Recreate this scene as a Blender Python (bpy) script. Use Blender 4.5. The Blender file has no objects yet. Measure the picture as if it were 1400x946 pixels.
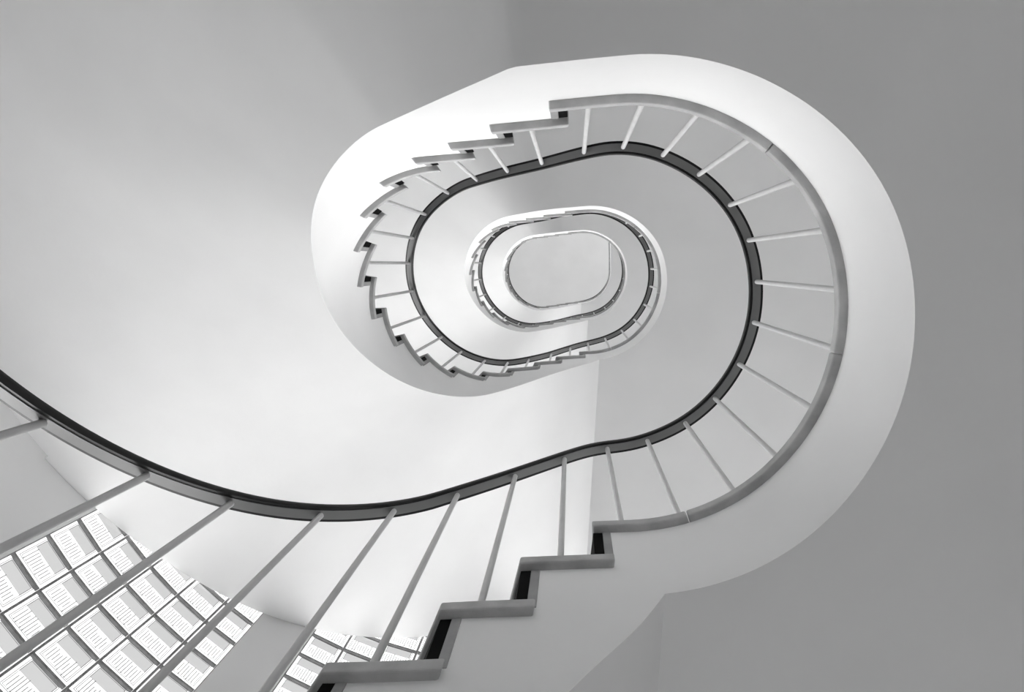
import bpy, math
from mathutils import Vector, Matrix

# ------------------------------------------------------------------ units
U = 0.2                      # one riser, metres; all the numbers below are in risers
R, L = 2.61866, 2.92987      # radius of the well's ends, distance between their centres
Z1 = 8.4483                  # first landing above the camera
ZF = 17.0 - Z1               # camera height above the ground floor
PER = 2*math.pi*R + 2*L
HALF = math.pi*R/2
TOV, TH = 0.1012, 0.1628     # overhang and thickness of the stone treads
SK = [None, 4.6808, 5.4832, 6.2006, 6.9704, 7.8818, 8.7756, 9.6251, 10.4858, 11.3342, 12.1827, 13.0021, 13.8165, 14.6414, 15.3471, 16.1706, 16.8901, 17.7201]
DL = [0.0456, 0.0014, 0.0004, -0.0042, 0.0278, 0.0523, 0.0747, 0.0617, 0.0226, 0.0014, -0.0547, -0.0933, -0.0437, -0.0076, 0.0128, 0.0486]
KN = [3.6, 4.4, 5.2, 6.0, 6.8, 7.8, 9.0, 10.2, 11.4, 12.6, 13.8, 14.8, 15.6, 16.4, 17.2, 18.0, 18.4, 18.8]
ZB = [-1.4928, -1.66, -1.66, -0.8288, 0.035, 1.1736, 2.3679, 3.9593, 5.3629, 6.7634, 8.1954, 9.357, 10.4037, 11.8163, 13.3295, 14.4293, 15.20, 15.20]
ZR = [4.642, 4.9607, 5.809, 6.7603, 8.0861, 9.8691, 11.42, 12.90, 14.2815, 15.705, 17.1806, 18.4099, 19.2209, 19.9235, 20.7906, 21.6054, 21.466, 21.6635]
BD = [0, 0, 0, -0.4247, -0.2681, 0.4051, 0.8628, 0.9486, 1.1508, 1.3279, 1.142, 0.6071, -0.0425, -0.4959, -0.5476, -0.3802, 0, 0]
RD = [-0.0839, 0.1141, 0.2483, -0.0197, -0.3497, -0.5542, -0.8226, -0.7394, -0.5851, -0.6341, -0.9929, -1.3549, -1.4861, -1.2989, -0.8119, -0.3449, -0.0524, 0.2018]
CX = -1.0
FS = [4.0, 4.5, 5.2, 6.2, 6.97, 7.88, 8.78, 9.63, 10.49, 11.33, 12.18, 13.0, 13.8, 14.6, 15.35, 16.17, 16.9, 17.72, 18.4]   # direction of the fan lines
FA = [92, 90, 86, 67, 54, 42, 32, 20, 9, -2, -13, -23, -33, -45, -56, -67, -76, -84, -87]
RW = 11.0                    # outer wall radius about (-L, 0)
XR = 10.0                    # right end wall
NL = 4                       # storeys
TOP = 51.0 + 31.0            # ceiling above the first floor line z=0 at storey 0 (see zf)

C = bpy.context.scene.collection

def interp(x, xs, ys):
    if x <= xs[0]: return ys[0]
    if x >= xs[-1]: return ys[-1]
    for i in range(len(xs)-1):
        if x <= xs[i+1]:
            t = (x-xs[i])/(xs[i+1]-xs[i]); return ys[i]*(1-t)+ys[i+1]*t

def smooth(fn, s, lo, hi, w):
    """gaussian average of fn round s that keeps the kinks at lo and hi"""
    r = min(w*2, s-lo, hi-s)
    if r < 0.02: return fn(s)
    a = b = 0
    for i in range(-8, 9):
        g = math.exp(-2*(i/8)**2); a += g*fn(s+r*i/8); b += g
    return a/b

def delta(S):
    t = (S % PER)/PER*16; i = int(t); f = t-i
    p0, p1, p2, p3 = [DL[(i+j) % 16] for j in (-1, 0, 1, 2)]
    return .5*(2*p1+(-p0+p2)*f+(2*p0-5*p1+4*p2-p3)*f*f+(-p0+3*p1-3*p2+p3)*f**3)

def curve(S, o=0.0):
    """plan of the well's edge; o is measured towards the well"""
    o += delta(S); S = S % PER; r = R-o
    if S < HALF: t = S/R; return (r*math.cos(t), -r*math.sin(t))
    if S < HALF+L: return (-(S-HALF), -r)
    if S < HALF+L+math.pi*R: t = math.pi/2+(S-HALF-L)/R; return (-L+r*math.cos(t), -r*math.sin(t))
    if S < PER-HALF: return (-L+(S-HALF-L-math.pi*R), r)
    t = (S-PER)/R; return (r*math.cos(t), -r*math.sin(t))

def outer(S, extra=-0.01):
    """where the fan line through curve(S) meets the outer walls"""
    x, y = curve(S); q = S % PER; q = q if q >= 4.0 else q+PER
    a = math.radians((interp(q, FS, FA) if q < 18.4 else interp(q, [18.4, PER, PER+4.0], [-87, -180, -268]))+182.6)
    dx, dy = math.cos(a), math.sin(a)
    best = 1e9
    rw = RW+extra
    if abs(dy) > 1e-6:
        t = (rw-y*math.copysign(1, dy))/abs(dy); X = x+dx*t
        if X >= -L: best = min(best, t)
    if dx > 1e-6: best = min(best, (XR+extra-x)/dx)
    px = x+L; b = px*dx+y*dy; c = px*px+y*y-rw*rw; t = -b+math.sqrt(max(0, b*b-c))
    if x+dx*t < -L: best = min(best, t)
    return (x+dx*best, y+dy*best)

def zb_raw(s, n):
    v = interp(s, KN, ZB)
    if n >= 2: v += interp(s, KN, BD)
    return v
def zb(S, n):
    """soffit above landing n (n=1 first landing) for S from 3.6; above 18.8 the next landing"""
    if S <= 18.8: 
        if S <= 5.2: return interp(S+PER, [18.4, PER+5.2], [-1.80, -1.66])
        if S >= 18.4: return interp(S, [18.4, PER+5.2], [-1.80, -1.66])+17
        return smooth(lambda s: zb_raw(s, n), S, 5.2, 18.4, .5)
    return 17+interp(S, [18.4, PER+5.2], [-1.80, -1.66])
def zr_raw(s, n):
    f = lambda m: interp(s, KN, ZR)+(interp(s, KN, RD) if m else 0)
    return f(n >= 1)
def zr(S, n):
    if S > 18.8:
        a = zr_raw(18.8, n); b = 17+zr_raw(3.6, n+1); t = (S-18.8)/(PER+3.6-18.8)
        return a+(b-a)*min(max(t, 0), 1) if S <= PER+3.6 else 17+zr_raw(S-PER, n+1)
    if S < 3.6: return zr_raw(3.6, n)
    return zr_raw(S, n)

def zf(n): return 17.0*n     # height of landing n above the ground floor, in risers

# ------------------------------------------------------------------ materials
def newmat(name):
    m = bpy.data.materials.new(name); m.use_nodes = True
    nt = m.node_tree; b = nt.nodes['Principled BSDF']; return m, nt, b

def plain(name, col, rough=.6, var=.0, scale=6.0, bump=0.0, bscale=60., metal=0., spec=.3, col2=None, detail=4):
    m, nt, b = newmat(name)
    b.inputs['Roughness'].default_value = rough; b.inputs['Metallic'].default_value = metal
    b.inputs['Specular IOR Level'].default_value = spec
    tc = nt.nodes.new('ShaderNodeTexCoord')
    ns = nt.nodes.new('ShaderNodeTexNoise'); ns.inputs['Scale'].default_value = scale; ns.inputs['Detail'].default_value = detail
    nt.links.new(tc.outputs['Object'], ns.inputs['Vector'])
    cr = nt.nodes.new('ShaderNodeValToRGB')
    a = col*(1-var); c = col*(1+var) if col2 is None else col2
    cr.color_ramp.elements[0].position = .32; cr.color_ramp.elements[1].position = .68
    cr.color_ramp.elements[0].color = (a, a, a, 1); cr.color_ramp.elements[1].color = (c, c, c, 1)
    nt.links.new(ns.outputs['Fac'], cr.inputs['Fac']); nt.links.new(cr.outputs['Color'], b.inputs['Base Color'])
    if bump:
        n2 = nt.nodes.new('ShaderNodeTexNoise'); n2.inputs['Scale'].default_value = bscale; n2.inputs['Detail'].default_value = 3
        nt.links.new(tc.outputs['Object'], n2.inputs['Vector'])
        bp = nt.nodes.new('ShaderNodeBump'); bp.inputs['Strength'].default_value = bump; bp.inputs['Distance'].default_value = .004
        nt.links.new(n2.outputs['Fac'], bp.inputs['Height']); nt.links.new(bp.outputs['Normal'], b.inputs['Normal'])
    return m

M_PLASTER = plain('white_plaster', .84, .85, .022, 2.5, .12, 45., spec=.1)
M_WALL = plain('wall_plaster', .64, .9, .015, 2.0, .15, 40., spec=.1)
M_FLOOR = plain('terrazzo', .78, .5, .10, 60., 0)
M_STONE = plain('tread_stone', .43, .6, .16, 14., .25, 80.)
M_RISER = plain('dark_riser', .005, .8, .2, 12., spec=.05)
M_RTRIM = plain('riser_stone', .32, .6, .12, 14.)
M_BAL = plain('baluster_paint', .56, .4, .04, 20.)
M_STEEL = plain('rail_steel', .19, .45, .06, 10., metal=.25)
M_CAP = plain('rail_cap', .008, .4, .1, 10., spec=.25)
M_MORTAR = plain('mortar', .22, .9, .2, 30.)
M_CRACK = plain('crack_shadow', .38, 1., .2, 30.)

def glass_mat(name='glass_block', base=1.0, plainpane=False):
    """pressed glass block: ribs in the lower part, a grey band above painted for the refraction inside, cast rims"""
    m, nt, b = newmat(name); N = nt.nodes; K = nt.links
    uv = N.new('ShaderNodeUVMap'); uv.uv_map = 'UVMap'
    sp = N.new('ShaderNodeSeparateXYZ'); K.new(uv.outputs['UV'], sp.inputs['Vector'])
    def mth(op, a, b_=None, c=None):
        n = N.new('ShaderNodeMath'); n.operation = op
        for i, v in enumerate((a, b_, c)):
            if v is None: continue
            if isinstance(v, (int, float)): n.inputs[i].default_value = v
            else: K.new(v, n.inputs[i])
        return n.outputs[0]
    iu = mth('FLOOR', sp.outputs['X']); fu = mth('SUBTRACT', sp.outputs['X'], iu)
    iv = mth('FLOOR', sp.outputs['Y']); fv = mth('SUBTRACT', sp.outputs['Y'], iv)
    # ragged lengths of the ribs
    col = mth('FLOOR', mth('MULTIPLY', fu, 13.0))
    cmb = N.new('ShaderNodeCombineXYZ'); K.new(mth('ADD', mth('MULTIPLY', iu, 17.3), col), cmb.inputs[0]); K.new(iv, cmb.inputs[1])
    wn = N.new('ShaderNodeTexWhiteNoise'); K.new(cmb.outputs[0], wn.inputs['Vector'])
    top = mth('ADD', mth('MULTIPLY', wn.outputs['Value'], .16), .42)
    bot = mth('ADD', mth('MULTIPLY', wn.outputs['Value'], -.10), .17)
    fr = mth('FRACT', mth('MULTIPLY', fu, 13.0))
    rib = mth('MULTIPLY', mth('LESS_THAN', mth('ABSOLUTE', mth('SUBTRACT', fr, .5)), .12),
              mth('MULTIPLY', mth('LESS_THAN', fv, top), mth('GREATER_THAN', fv, bot)))
    rib = mth('MULTIPLY', rib, mth('MULTIPLY', mth('GREATER_THAN', fu, .12), mth('LESS_THAN', fu, .88)))
    band = mth('MULTIPLY', mth('GREATER_THAN', fv, .55), mth('LESS_THAN', fv, .93))  # refracted inside of the block, painted as a grey band
    band = mth('MULTIPLY', band, mth('MULTIPLY', mth('GREATER_THAN', fu, .10), mth('LESS_THAN', fu, .90)))
    # rim lines
    eu = mth('MINIMUM', fu, mth('SUBTRACT', 1.0, fu)); ev = mth('MINIMUM', fv, mth('SUBTRACT', 1.0, fv))
    e = mth('MINIMUM', eu, ev)
    l1 = mth('LESS_THAN', mth('ABSOLUTE', mth('SUBTRACT', e, .075)), .008)
    l2 = mth('LESS_THAN', mth('ABSOLUTE', mth('SUBTRACT', e, .11)), .006)
    lines = mth('MAXIMUM', l1, l2)
    t = mth('MULTIPLY', base, mth('SUBTRACT', 1.0, mth('MULTIPLY', rib, 0 if plainpane else .90)))
    t = mth('MULTIPLY', t, mth('SUBTRACT', 1.0, mth('MULTIPLY', band, 0 if plainpane else .56)))
    t = mth('MULTIPLY', t, mth('SUBTRACT', 1.0, mth('MULTIPLY', lines, 0 if plainpane else .85)))
    cc = N.new('ShaderNodeCombineColor')
    for i in range(3): K.new(t, cc.inputs[i])
    tr = N.new('ShaderNodeBsdfTransparent'); K.new(cc.outputs[0], tr.inputs['Color'])
    gl = N.new('ShaderNodeBsdfGlossy'); gl.inputs['Roughness'].default_value = .08
    mx = N.new('ShaderNodeMixShader'); mx.inputs[0].default_value = .06
    K.new(tr.outputs[0], mx.inputs[1]); K.new(gl.outputs[0], mx.inputs[2])
    K.new(mx.outputs[0], N['Material Output'].inputs['Surface'])
    N.remove(b)
    return m
M_GLASS = glass_mat(base=.85)
M_PANE = glass_mat('window_fill_pane', .95, True)  # clear glass for the windows added as fill light

# ------------------------------------------------------------------ mesh helpers
class MB:
    def __init__(s): s.v = []; s.f = []; s.uv = {}
    def vert(s, x, y, z): s.v.append((x*U, y*U, z*U)); return len(s.v)-1
    def face(s, *i, uv=None):
        if uv: s.uv[len(s.f)] = uv
        s.f.append(tuple(i))
    def box8(s, p):
        """p: 8 points, bottom ring then top ring"""
        b = [s.vert(*q) for q in p]
        for f in ((3, 2, 1, 0), (4, 5, 6, 7), (0, 1, 5, 4), (1, 2, 6, 5), (2, 3, 7, 6), (3, 0, 4, 7)):
            s.face(*[b[i] for i in f])
    def prism(s, ring, z0, z1):
        n = len(ring); lo = [s.vert(x, y, z0) for x, y in ring]; hi = [s.vert(x, y, z1) for x, y in ring]
        s.face(*reversed(lo)); s.face(*hi)
        for i in range(n): s.face(lo[i], lo[(i+1) % n], hi[(i+1) % n], hi[i])
    def sweep(s, rings, closed=True, caps=True):
        """rings: list of lists of points with equal counts"""
        ids = [[s.vert(*p) for p in r] for r in rings]; n = len(ids[0])
        for a, b in zip(ids, ids[1:]):
            for i in range(n if closed else n-1):
                j = (i+1) % n; s.face(a[i], a[j], b[j], b[i])
        if caps: s.face(*reversed(ids[0])); s.face(*ids[-1])
    def build(s, name, mat, parent=None, smooth=False, bevel=0, origin=None):
        me = bpy.data.meshes.new(name)
        v = s.v
        if origin is not None: v = [(a-origin[0], b-origin[1], c-origin[2]) for a, b, c in v]
        me.from_pydata(v, [], s.f); me.validate()
        if s.uv:
            ul = me.uv_layers.new(name='UVMap')
            for p in me.polygons:
                c = s.uv.get(p.index)
                if c:
                    for k, li in enumerate(p.loop_indices): ul.data[li].uv = c[k]
        import bmesh
        bm = bmesh.new(); bm.from_mesh(me); bmesh.ops.recalc_face_normals(bm, faces=bm.faces); bm.to_mesh(me); bm.free()
        me.materials.append(mat)
        if smooth:
            me.polygons.foreach_set('use_smooth', [True]*len(me.polygons))
            try: me.set_sharp_from_angle(angle=math.radians(smooth))
            except Exception: pass
        o = bpy.data.objects.new(name, me); C.objects.link(o)
        if bevel:
            md = o.modifiers.new('bevel', 'BEVEL'); md.width = bevel; md.segments = 2; md.limit_method = 'ANGLE'; md.angle_limit = math.radians(40)
        if parent is not None:
            o.parent = parent
            if origin is None: o.matrix_parent_inverse = parent.matrix_world.inverted()
        if origin is not None: o.location = Vector(origin)-(Vector(parent.location) if parent else Vector((0, 0, 0)))
        return o

def empty(name, loc, label, cat, group=None, kind=None):
    o = bpy.data.objects.new(name, None); C.objects.link(o); o.location = loc; o.empty_display_size = .1
    o['label'] = label; o['category'] = cat
    if group: o['group'] = group
    if kind: o['kind'] = kind
    bpy.context.view_layer.update()
    return o
def struct(o, label=None, cat=None):
    o['kind'] = 'structure'
    if label: o['label'] = label
    if cat: o['category'] = cat
    return o

def srange(a, b, step=.08, must=()):
    n = max(1, math.ceil((b-a)/step)); r = [a+(b-a)*i/n for i in range(n+1)]
    r += [m for m in must if a < m < b]
    r = sorted(set(round(x, 5) for x in r)); return r

# ------------------------------------------------------------------ the staircase
RB, RE = 0.125, 0.225           # body starts behind a riser by this; trim piece behind it

def slab(name, parent, s0, s1, zlow, ztop, must=()):
    """reinforced concrete: fascia to the well, soffit below, stepped top"""
    mb = MB(); rings = []
    for S in srange(s0, s1, .09, must):
        for top in ztop(S):
            x, y = curve(S); X, Y = outer(S)
            b = zlow(S); t = max(top, b+.02)
            rings.append([(x, y, b), (X, Y, b), (X, Y, t), (x, y, t)])
    mb.sweep(rings)
    return mb.build(name, M_PLASTER, parent, smooth=32)

def tread(parent, s0, s1, z, mat=M_STONE):
    mb = MB(); rings = []
    for S in srange(s0, s1, .12):
        x, y = curve(S, TOV); X, Y = outer(S, -.02)
        rings.append([(x, y, z-TH), (X, Y, z-TH), (X, Y, z), (x, y, z)])
    mb.sweep(rings)
    return mb.build('tread', mat, parent, bevel=.004)

def riser(parent, s, za, zb_):
    mb = MB(); rings = []
    for S in (s+.01, s+RB):
        x, y = curve(S, -.0); X, Y = outer(S, -.02)
        rings.append([(x, y, za), (X, Y, za), (X, Y, zb_), (x, y, zb_)])
    mb.sweep(rings)
    o = mb.build('riser', M_RISER, parent); o['label'] = 'dark riser board'; bpy.context.view_layer.update()
    mb = MB(); rings = []
    for S in (s+RB, s+RE):
        x, y = curve(S, TOV*.12); X, Y = curve(S, -0.1)
        rings.append([(x, y, za), (X, Y, za), (X, Y, zb_), (x, y, zb_)])
    mb.sweep(rings)
    t = mb.build('riser_trim', M_RTRIM, o, bevel=.002); t['label'] = 'grey stone end piece of the riser'

flight_labels = ['lowest stair flight, its big stone treads climbing at the bottom edge beside the glass blocks',
                 'large stair flight winding round the left end of the well above the first landing',
                 'small stair flight curving round the left end, second ring in from the big one',
                 'topmost tiny stair flight round the innermost opening']
landing_labels = ['nearest curved landing, the widest white band round the right side of the well',
                  'second landing above, mid-sized white ring on the right of the well',
                  'third landing, smallest curved band at the right of the innermost opening']
for n in range(NL):
    base = zf(n)              # landing n is the flight's foot, n+1 its head
    m = (CX*U, 0, base*U)
    P = empty('stair_flight', m, flight_labels[n], 'stairs', 'flights of the spiral staircase')
    def ztop(S, base=base):
        out = []; k = 0
        for j in range(1, 18):
            e = SK[j]+RB
            if abs(S-e) < 1e-4: return [base+j-1-TH, base+j-TH] if j > 1 else [base+1-TH]
            if S > e: k = j
        return [base+k-TH]
    low = lambda S, n=n, base=base: max(base+zb(S, n), .0)
    slab('stair_slab', P, SK[1]+RB, 18.4 if n < NL-1 else SK[17]+RB+.35, low, ztop, [round(SK[j]+RB, 5) for j in range(1, 18)])
    for k in range(1, 17):
        tread(P, SK[k], SK[k+1]+RE, base+k)
    for k in range(1, 18):
        riser(P, SK[k], base+k-1, base+k-TH)
# landings
SEAMS = [21.79, 22.313+3.0]
for n in range(1, NL):
    base = zf(n)
    P = empty('stair_landing', (2.0*U, 0, base*U), landing_labels[n-1], 'landing', 'landings of the staircase')
    slab('landing_slab', P, 18.4, PER+SK[1]+RB, lambda S, n=n, base=base: base+zb(S, n)-17, lambda S, base=base: [base-TH])
    cuts = [SK[17], 18.92, 21.79, PER+2.2, PER+SK[1]+RE]
    for a, b in zip(cuts, cuts[1:]):
        mb = MB(); rings = []
        for S in srange(a+(.012 if a != cuts[0] else 0), b, .12):
            x, y = curve(S, TOV); X, Y = curve(S, -1.5)
            rings.append([(x, y, base-TH), (X, Y, base-TH), (X, Y, base), (x, y, base)])
        mb.sweep(rings); mb.build('edge_stone', M_STONE, P, bevel=.004)
    mb = MB(); rings = []
    for S in srange(SK[17], PER+SK[1]+RB, .12):
        x, y = curve(S, -1.51); X, Y = outer(S, -.02)
        rings.append([(x, y, base-TH), (X, Y, base-TH), (X, Y, base), (x, y, base)])
    mb.sweep(rings); mb.build('paving', M_FLOOR, P)

# hairline cracks in the first landing's underside
Pl = [o for o in C.objects if o.name.startswith('stair_landing')][0]
CR = [[(2.56, -2.93), (2.61, -2.54), (2.6, -2.26), (2.62, -1.83), (2.58, -1.63), (2.3, -1.53), (2.39, -1.23), (2.55, -.97)],
      [(2.73, 2.38), (2.72, 2.64), (2.64, 3.17), (2.77, 3.42), (2.85, 3.78)]]
zc = 17-1.68
for line in CR:
    mb = MB()
    pts = []
    for i in range(len(line)-1):
        for j in range(4):
            t = j/4; x = line[i][0]*(1-t)+line[i+1][0]*t; y = line[i][1]*(1-t)+line[i+1][1]*t
            w = .018*math.sin(37*x+53*y); pts.append((x+w, y+w*.5))
    pts.append(line[-1])
    rings = []
    for i, (x, y) in enumerate(pts):
        a = pts[max(i-1, 0)]; b = pts[min(i+1, len(pts)-1)]; nx, ny = b[1]-a[1], a[0]-b[0]; q = math.hypot(nx, ny); nx /= q; ny /= q
        h = .0022*(1+.6*math.sin(i*2.1))
        rings.append([(x-nx*h, y-ny*h, zc+.002), (x, y, zc-.003), (x+nx*h, y+ny*h, zc+.002)])
    mb.sweep(rings)
    cr = mb.build('hairline_crack', M_CRACK, Pl); cr['label'] = 'thin crack in the plaster underside'

# top floor: slab right of the well, its edge following the right end then running straight to the far wall
PT = empty('top_floor_slab', (6*U, 0, zf(NL)*U), 'top floor slab closing the right side of the innermost opening', 'floor slab')
ring = []
base = zf(NL)
edge = [curve(S) for S in srange(SK[17]+RB+.35, PER, .12)]+[(R, -1.5), (R, -3.0), (R, -RW)]
ring = [outer(SK[17]+RB+.35, 0)]+edge+[(XR, -RW), (XR, RW)]
mb = MB(); mb.prism(ring, base-1.6, base-TH); mb.build('floor_slab', M_PLASTER, PT)
mb = MB(); ed2 = [curve(S, TOV) for S in srange(SK[17], PER, .12)]+[(R-TOV, -1.5), (R-TOV, -3.0), (R-TOV, -RW)]
mb.prism([outer(SK[17], 0)]+ed2+[(XR, -RW), (XR, RW)], base-TH, base); mb.build('paving', M_STONE, PT)

# ------------------------------------------------------------------ railings
HW = 0.122
ORN = [-.2, -.2, -.27, -.33]
OFF = [None, .57, .55, .65, .78, .77, .67, .58, .57, .56, .56, .51, .49, .40, .43, .45, .48]
LB = [18.13, 18.86, 19.6, 20.28, 21.02, 21.8, PER+.2, PER+.93, PER+1.61, PER+2.35, PER+3.04, PER+3.72, PER+4.4]
OFF0 = {16: .43, 15: .31, 14: .26, 13: .18, 12: .25, 11: .23, 10: .32, 9: .33}
rail_labels = ['nearest railing, sweeping up from the lower left corner and round the big landing',
               'railing of the large flight round the left end of the well',
               'small railing of the second ring, round the inner landing',
               'innermost railing by the topmost opening']
def rcurve(S, o, n):
    """the upper railings stand a little further back from the well at the landings"""
    w = 0
    if n >= 1 and S > 16.5: w = min(1, (S-16.5)/2)
    if n >= 2 and S < 6: w = min(1, (6-S)/1.4)
    x, y = curve(S, o)
    return x, y-.11*w
def rail_ring(S, z, o, hw, lo, hi, n):
    a = rcurve(S, o-hw, n); b = rcurve(S, o+hw, n)
    return [(a[0], a[1], z+lo), (b[0], b[1], z+lo), (b[0], b[1], z+hi), (a[0], a[1], z+hi)]
for n in range(NL):
    base = zf(n); ORR = ORN[n]
    s0 = SK[1]+.3 if n == 0 else 4.62
    s1 = PER+4.62 if n < NL-1 else PER-.02
    x0, y0 = curve(s0, ORR)
    P = empty('stair_railing', (x0*U, y0*U, base*U), rail_labels[n], 'railing', 'railings of the staircase')
    Z = lambda S: base+(smooth(lambda s: zr(s, n), S, 3.0, PER+5.5, .35))
    cap = MB(); bar = MB(); rc = []; rb = []
    for S in srange(s0, s1, .10):
        z = Z(S); w = HW; a = rcurve(S, ORR-w, n); b = rcurve(S, ORR+w, n)
        ai = rcurve(S, ORR-w*.92, n); bi = rcurve(S, ORR+w*.92, n)
        rc.append([(ai[0], ai[1], z), (bi[0], bi[1], z), (b[0], b[1], z+.03), (b[0], b[1], z+.10), (bi[0], bi[1], z+.14), (ai[0], ai[1], z+.14), (a[0], a[1], z+.10), (a[0], a[1], z+.03)])
        rb.append(rail_ring(S, z, ORR, .070, -.014, .0, n))
    if n == NL-1:
        for yy in (-.6, -2, -4, -7, -RW+.1):
            z = base+17+4.6
            rc.append([(R-ORR+.098, yy, z), (R-ORR-.098, yy, z), (R-ORR-.122, yy, z+.03), (R-ORR-.122, yy, z+.10), (R-ORR-.098, yy, z+.14), (R-ORR+.098, yy, z+.14), (R-ORR+.122, yy, z+.10), (R-ORR+.122, yy, z+.03)])
            rb.append([(R-ORR+.078, yy, z-.04), (R-ORR-.078, yy, z-.04), (R-ORR-.078, yy, z), (R-ORR+.078, yy, z)])
    cap.sweep(rc); o = cap.build('handrail', M_CAP, P, smooth=40); o['label'] = 'black handrail cap'
    bar.sweep(rb); bpy.context.view_layer.update(); o = bar.build('rail_bar', M_STEEL, o, smooth=40); o['label'] = 'grey flat steel bar under the handrail'
    spots = []
    for k in range(1, 17):
        off = OFF0.get(k, OFF[k]) if n == 0 else OFF[k]
        if n == 0 and k == 1: off = .7
        spots.append((SK[k]+off, base+k))
    for S in LB:
        if S < s1: spots.append((S, base+17))
    for S, zb0 in spots:
        x, y = rcurve(S, ORR, n); mb = MB(); r = .042; z1 = Z(S)-.03
        rings = []
        for z, rr in ((zb0-.05, r), (z1, r)):
            rings.append([(x+rr*math.cos(a*math.pi/6), y+rr*math.sin(a*math.pi/6), z) for a in range(12)])
        mb.sweep(rings)
        mb.build('baluster', M_BAL, P, smooth=40)
    if n == NL-1:
        for yy in (-.7, -1.5, -2.3, -3.1, -3.9, -4.7, -5.5, -6.3, -7.1, -7.9, -8.7, -9.5, -10.3):
            mb = MB(); z = base+17
            mb.sweep([[(R-ORR+.042*math.cos(a*math.pi/6), yy+.042*math.sin(a*math.pi/6), zz) for a in range(12)] for zz in (z-.05, z+4.57)])
            mb.build('baluster', M_BAL, P, smooth=40)

# ------------------------------------------------------------------ the shell
HT = zf(NL)+14.0             # ceiling height
WT = 1.0                     # wall thickness
def arc(r, t): return (-L+r*math.cos(math.radians(t)), r*math.sin(math.radians(t)))
def curved_wall(name, t0, t1, z0, z1, r=RW, label=None, parent=None):
    mb = MB(); n = max(2, int(abs(t1-t0)/1.3)); rings = []
    for i in range(n+1):
        t = t0+(t1-t0)*i/n; a = arc(r, t); b = arc(RW+WT, t)
        rings.append([(a[0], a[1], z0), (b[0], b[1], z0), (b[0], b[1], z1), (a[0], a[1], z1)])
    mb.sweep(rings); o = mb.build(name, M_WALL, parent, smooth=30); struct(o)
    return o
SILL = 3.79
def zj(z): return z
PITCH = 5.19
def glazing(idx, pts_fn, ncol, z0, z1, gm=None, step=1):
    """ncol x rows of glass blocks, pts_fn(u) -> inner point, outward normal"""
    mb = MB(); g = MB()
    nrow = int(round((z1-z0)/step))
    J = .028
    for c in range(ncol):
        for r in range(nrow):
            (ax, ay), (nx, ny) = pts_fn(c+J); (bx, by), _ = pts_fn(c+1-J)
            za = z0+r*step+J; zc = z0+(r+1)*step-J
            def P_(u, v, d): return (ax+(bx-ax)*u+nx*d, ay+(by-ay)*u+ny*d, za+(zc-za)*v)
            e = .05
            o4 = [g.vert(*P_(u, v, .10)) for u, v in ((0, 0), (1, 0), (1, 1), (0, 1))]
            i4 = [g.vert(*P_(u, v, .07)) for u, v in ((e, e), (1-e, e), (1-e, 1-e), (e, 1-e))]
            uvo = [(c, r), (c+.9999, r), (c+.9999, r+.9999), (c, r+.9999)]
            uvi = [(c+e, r+e), (c+1-e, r+e), (c+1-e, r+1-e), (c+e, r+1-e)]
            for k in range(4):
                j = (k+1) % 4; g.face(o4[k], o4[j], i4[j], i4[k], uv=[uvo[k], uvo[j], uvi[j], uvi[k]])
            g.face(*i4, uv=uvi)
    for c in range(ncol+1):
        (ax, ay), (nx, ny) = pts_fn(c-J); (bx, by), _ = pts_fn(c+J)
        mb.box8([(ax+nx*.05, ay+ny*.05, z0), (bx+nx*.05, by+ny*.05, z0), (bx+nx*.16, by+ny*.16, z0), (ax+nx*.16, ay+ny*.16, z0),
                 (ax+nx*.05, ay+ny*.05, z1), (bx+nx*.05, by+ny*.05, z1), (bx+nx*.16, by+ny*.16, z1), (ax+nx*.16, ay+ny*.16, z1)])
    for r in range(nrow+1):
        for c in range(ncol):
            (ax, ay), (nx, ny) = pts_fn(c+J); (bx, by), _ = pts_fn(c+1-J)
            za, zc = z0+r*step-J, z0+r*step+J
            mb.box8([(ax+nx*.06, ay+ny*.06, za), (bx+nx*.06, by+ny*.06, za), (bx+nx*.14, by+ny*.14, za), (ax+nx*.14, ay+ny*.14, za),
                     (ax+nx*.06, ay+ny*.06, zc), (bx+nx*.06, by+ny*.06, zc), (bx+nx*.14, by+ny*.14, zc), (ax+nx*.14, ay+ny*.14, zc)])
    f = mb.build('window_%d' % idx, M_MORTAR); struct(f, ['tall strip of glass blocks behind the lower left balusters', 'second strip of glass blocks, right of the wall pier', 'unseen field of glass blocks added for light in the straight wall above the first landing', 'unseen clear window added for light high in the back wall of the top storey', 'unseen ground floor window added as fill light in the straight wall below the first landing'][idx-1], 'window')
    p = g.build('glass_blocks' if gm is None else 'window_fill_pane', gm or M_GLASS, f)
    return f
WZ0, WZ1 = SILL, SILL+2*round((HT-SILL-3)/2)
def fan(t0, d): 
    def fn(u):
        t = t0+d*u; return arc(RW, t), (math.cos(math.radians(t)), math.sin(math.radians(t)))
    return fn
J1a, J1b = 153.92, 127.97
J2a, J2b = 120.33, 94.38
glazing(1, fan(J1a, -PITCH), 5, WZ0, WZ1)
glazing(2, fan(J2a, -PITCH), 5, WZ0, WZ1)
X3 = -L+.45; N3 = 12; W30 = WZ0+16
glazing(3, lambda u: ((X3+u, RW), (0, 1)), N3, W30, WZ1)  # added unseen glazing, brightens the soffits above the first landing
X5, E0, E1 = 1.0, 3.0, 10.0
glazing(5, lambda u: ((X5+u*1.5, RW), (0, 1)), 3, E0, E1, M_PANE, 1.75)  # added unseen window, fill light under the first landing
WL = empty('wall_left', (-(L+RW)*U, 0, 0), 'curved white outer wall round the left end of the stairwell', 'wall', kind='structure')
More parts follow.
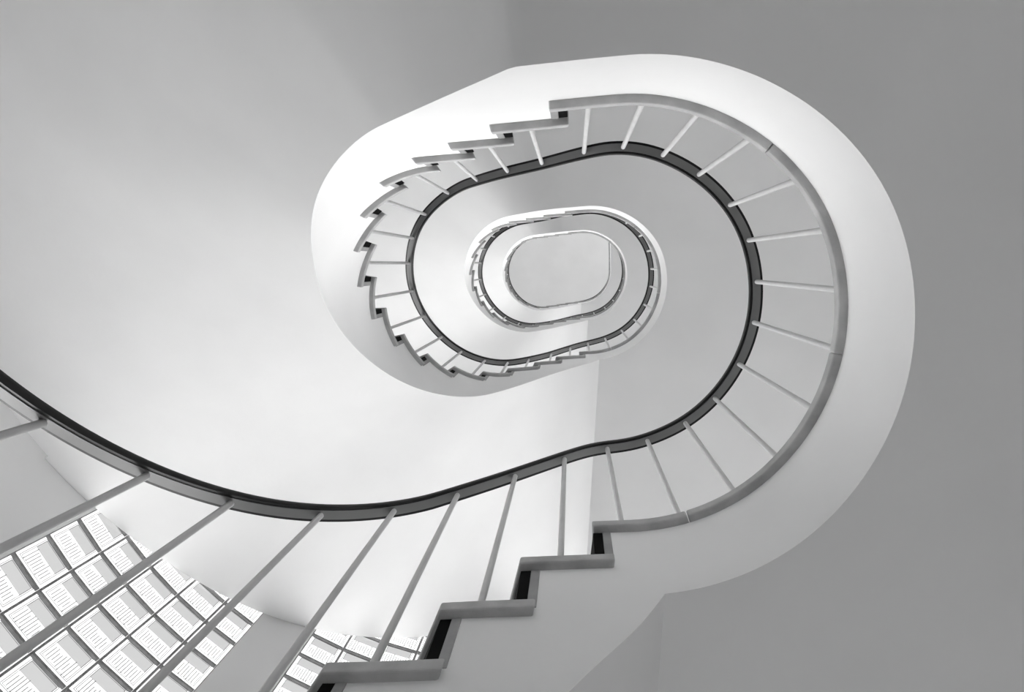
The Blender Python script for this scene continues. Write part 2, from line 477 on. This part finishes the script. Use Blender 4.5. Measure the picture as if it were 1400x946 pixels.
for a, b, z0, z1, r in ((J1b, J2a, 0, HT, RW), (162.65, J1a, 0, HT, RW), (270, 162.65, 0, HT, RW-.12), (J2b, 90, 0, HT, RW),
                     (J1a, J1b, 0, WZ0, RW), (J1a, J1b, WZ1, HT, RW), (J2a, J2b, 0, WZ0, RW), (J2a, J2b, WZ1, HT, RW)):
    curved_wall('wall_panel', a, b, z0, z1, r, parent=WL)
def boxm(name, x0, x1, y0, y1, z0, z1, mat, parent=None):
    mb = MB(); mb.prism([(x0, y0), (x1, y0), (x1, y1), (x0, y1)], z0, z1); return mb.build(name, mat, parent)
WF = empty('wall_front', (0, RW*U, 0), 'straight white wall below the glass blocks in the photo', 'wall', kind='structure')
for x0, x1, z0, z1 in ((-L, X3, 0, HT), (X3+N3, XR, 0, HT), (X3, X5, 0, W30), (X5+4.5, X3+N3, 0, W30), (X5, X5+4.5, 0, E0), (X5, X5+4.5, E1, W30), (X3, X3+N3, WZ1, HT)):
    struct(boxm('wall_panel', x0, x1, RW, RW+WT, z0, z1, M_WALL, WF))
B0, B1 = zf(NL)+3.0, HT-1.4
glazing(4, lambda u: ((-L+u*2.4, -RW), (0, -1)), 5, B0, B1, M_PANE, 1.6)  # added unseen window to brighten the ceiling and upper storeys
WB = empty('wall_back', (0, -RW*U, 0), 'straight white back wall of the stairwell', 'wall', kind='structure')
for x0, x1, z0, z1 in ((-L, XR, 0, B0), (-L, XR, B1, HT), (-L+12, XR, B0, B1)):
    struct(boxm('wall_panel', x0, x1, -RW-WT, -RW, z0, z1, M_WALL, WB))
struct(boxm('wall_right', XR, XR+WT, -RW-WT, RW+WT, 0, HT, M_WALL), 'white right end wall of the stairwell', 'wall')
ring = [arc(RW+WT, t) for t in range(90, 271, 5)]+[(XR+WT, -RW-WT), (XR+WT, RW+WT)]
mb = MB(); mb.prism(ring, -1, 0); struct(mb.build('floor', M_FLOOR), 'pale stone ground floor', 'floor')
mb = MB(); mb.prism(ring, HT, HT+1); struct(mb.build('ceiling', M_PLASTER), 'pale ceiling seen through the innermost opening', 'ceiling')

# ------------------------------------------------------------------ light
w = bpy.data.worlds.new('World'); bpy.context.scene.world = w; w.use_nodes = True
bg = w.node_tree.nodes['Background']; bg.inputs['Color'].default_value = (1, 1, 1, 1); bg.inputs['Strength'].default_value = 17.0
G0, G1, G3, G4 = .08, .14, .14, .12
wn_ = w.node_tree.nodes; tcw = wn_.new('ShaderNodeTexCoord'); sx = wn_.new('ShaderNodeSeparateXYZ'); rw_ = wn_.new('ShaderNodeValToRGB')
w.node_tree.links.new(tcw.outputs['Generated'], sx.inputs[0])
mr = wn_.new('ShaderNodeMapRange'); mr.inputs[1].default_value = -1; mr.inputs[2].default_value = 1
w.node_tree.links.new(sx.outputs[2], mr.inputs[0]); w.node_tree.links.new(mr.outputs[0], rw_.inputs[0])
# dim street below, made-up bright horizon band lighting the interior, darker clear sky above
el = rw_.color_ramp.elements
el[0].position = 0.0; el[0].color = (G0, G0, G0, 1); el[1].position = 1.0; el[1].color = (G4, G4, G4, 1)
for p_, c__ in ((.38, G1), (.44, 1.0), (.63, 1.0), (.70, G3)):
    e_ = el.new(p_); e_.color = (c__, c__, c__, 1)
w.node_tree.links.new(rw_.outputs[0], bg.inputs['Color'])
def portal(loc, rot, sx, sy):
    l = bpy.data.lights.new('sky_portal', 'AREA'); l.shape = 'RECTANGLE'; l.size = sx; l.size_y = sy; l.cycles.is_portal = True
    o = bpy.data.objects.new('sky_portal', l); C.objects.link(o); o.location = loc; o.rotation_euler = rot
    return o
for ta, tb in ((J1a, J1b), (J2a, J2b)):
    t = math.radians((ta+tb)/2); r = (RW+.8)
    d = Vector((math.cos(t), math.sin(t), 0))
    q = (d).to_track_quat('Z', 'Y')      # area light shines along -Z, i.e. inwards
    portal(((-L+r*d.x)*U, r*d.y*U, (WZ0+WZ1)/2*U), q.to_euler(), 1, 1)
    o = C.objects[-1]; e = (q @ Vector((1, 0, 0)))
    if abs(e.z) > .5: o.data.size, o.data.size_y = (WZ1-WZ0)*U, 5.4*U
    else: o.data.size, o.data.size_y = 5.4*U, (WZ1-WZ0)*U
q = Vector((0, 1, 0)).to_track_quat('Z', 'Y'); e = q @ Vector((1, 0, 0))
portal(((X3+N3/2)*U, (RW+.8)*U, (W30+WZ1)/2*U), q.to_euler(), *(((WZ1-W30)*U, N3*U) if abs(e.z) > .5 else (N3*U, (WZ1-W30)*U)))

portal(((X5+2.25)*U, (RW+.8)*U, (E0+E1)/2*U), q.to_euler(), *(((E1-E0)*U, 4.5*U) if abs(e.z) > .5 else (4.5*U, (E1-E0)*U)))
q = Vector((0, -1, 0)).to_track_quat('Z', 'Y'); e = q @ Vector((1, 0, 0))
portal(((-L+6)*U, -(RW+.8)*U, (B0+B1)/2*U), q.to_euler(), *(((B1-B0)*U, 12*U) if abs(e.z) > .5 else (12*U, (B1-B0)*U)))
# ------------------------------------------------------------------ camera
tx, ty, cx, cy, phi, F = 0.08794535, -0.11980508, 0.62349413, 0.68551864, -0.04557419, 939.3719
n = Vector((tx, ty, 1)).normalized(); zv = Vector((0, 0, 1))
Mr = n.rotation_difference(zv).to_matrix()
c_, s_ = math.cos(phi), math.sin(phi)
Rp = Matrix(((c_, s_, 0), (-s_, c_, 0), (0, 0, 1)))
G = Rp @ Mr
loc = Rp @ Vector((-cx, -cy, 0))
col = [G @ Vector((1, 0, 0)), -(G @ Vector((0, 1, 0))), -(G @ Vector((0, 0, 1)))]
mw = Matrix.Identity(4)
for i in range(3):
    for j in range(3): mw[j][i] = col[i][j]
mw[0][3], mw[1][3], mw[2][3] = loc.x*U, loc.y*U, ZF*U
cam = bpy.data.cameras.new('camera'); cam.sensor_width = 36; cam.lens = F*36/1400; cam.clip_start = .02; cam.clip_end = 200
co = bpy.data.objects.new('camera', cam); C.objects.link(co); co.matrix_world = mw
sc = bpy.context.scene; sc.camera = co
sc.view_settings.view_transform = 'Standard'; sc.view_settings.look = 'None'; sc.view_settings.gamma = 1
sc.view_settings.use_curve_mapping = False
sc.view_settings.exposure = -0.28
sc.cycles.max_bounces = 16; sc.cycles.diffuse_bounces = 12; sc.cycles.transparent_max_bounces = 16
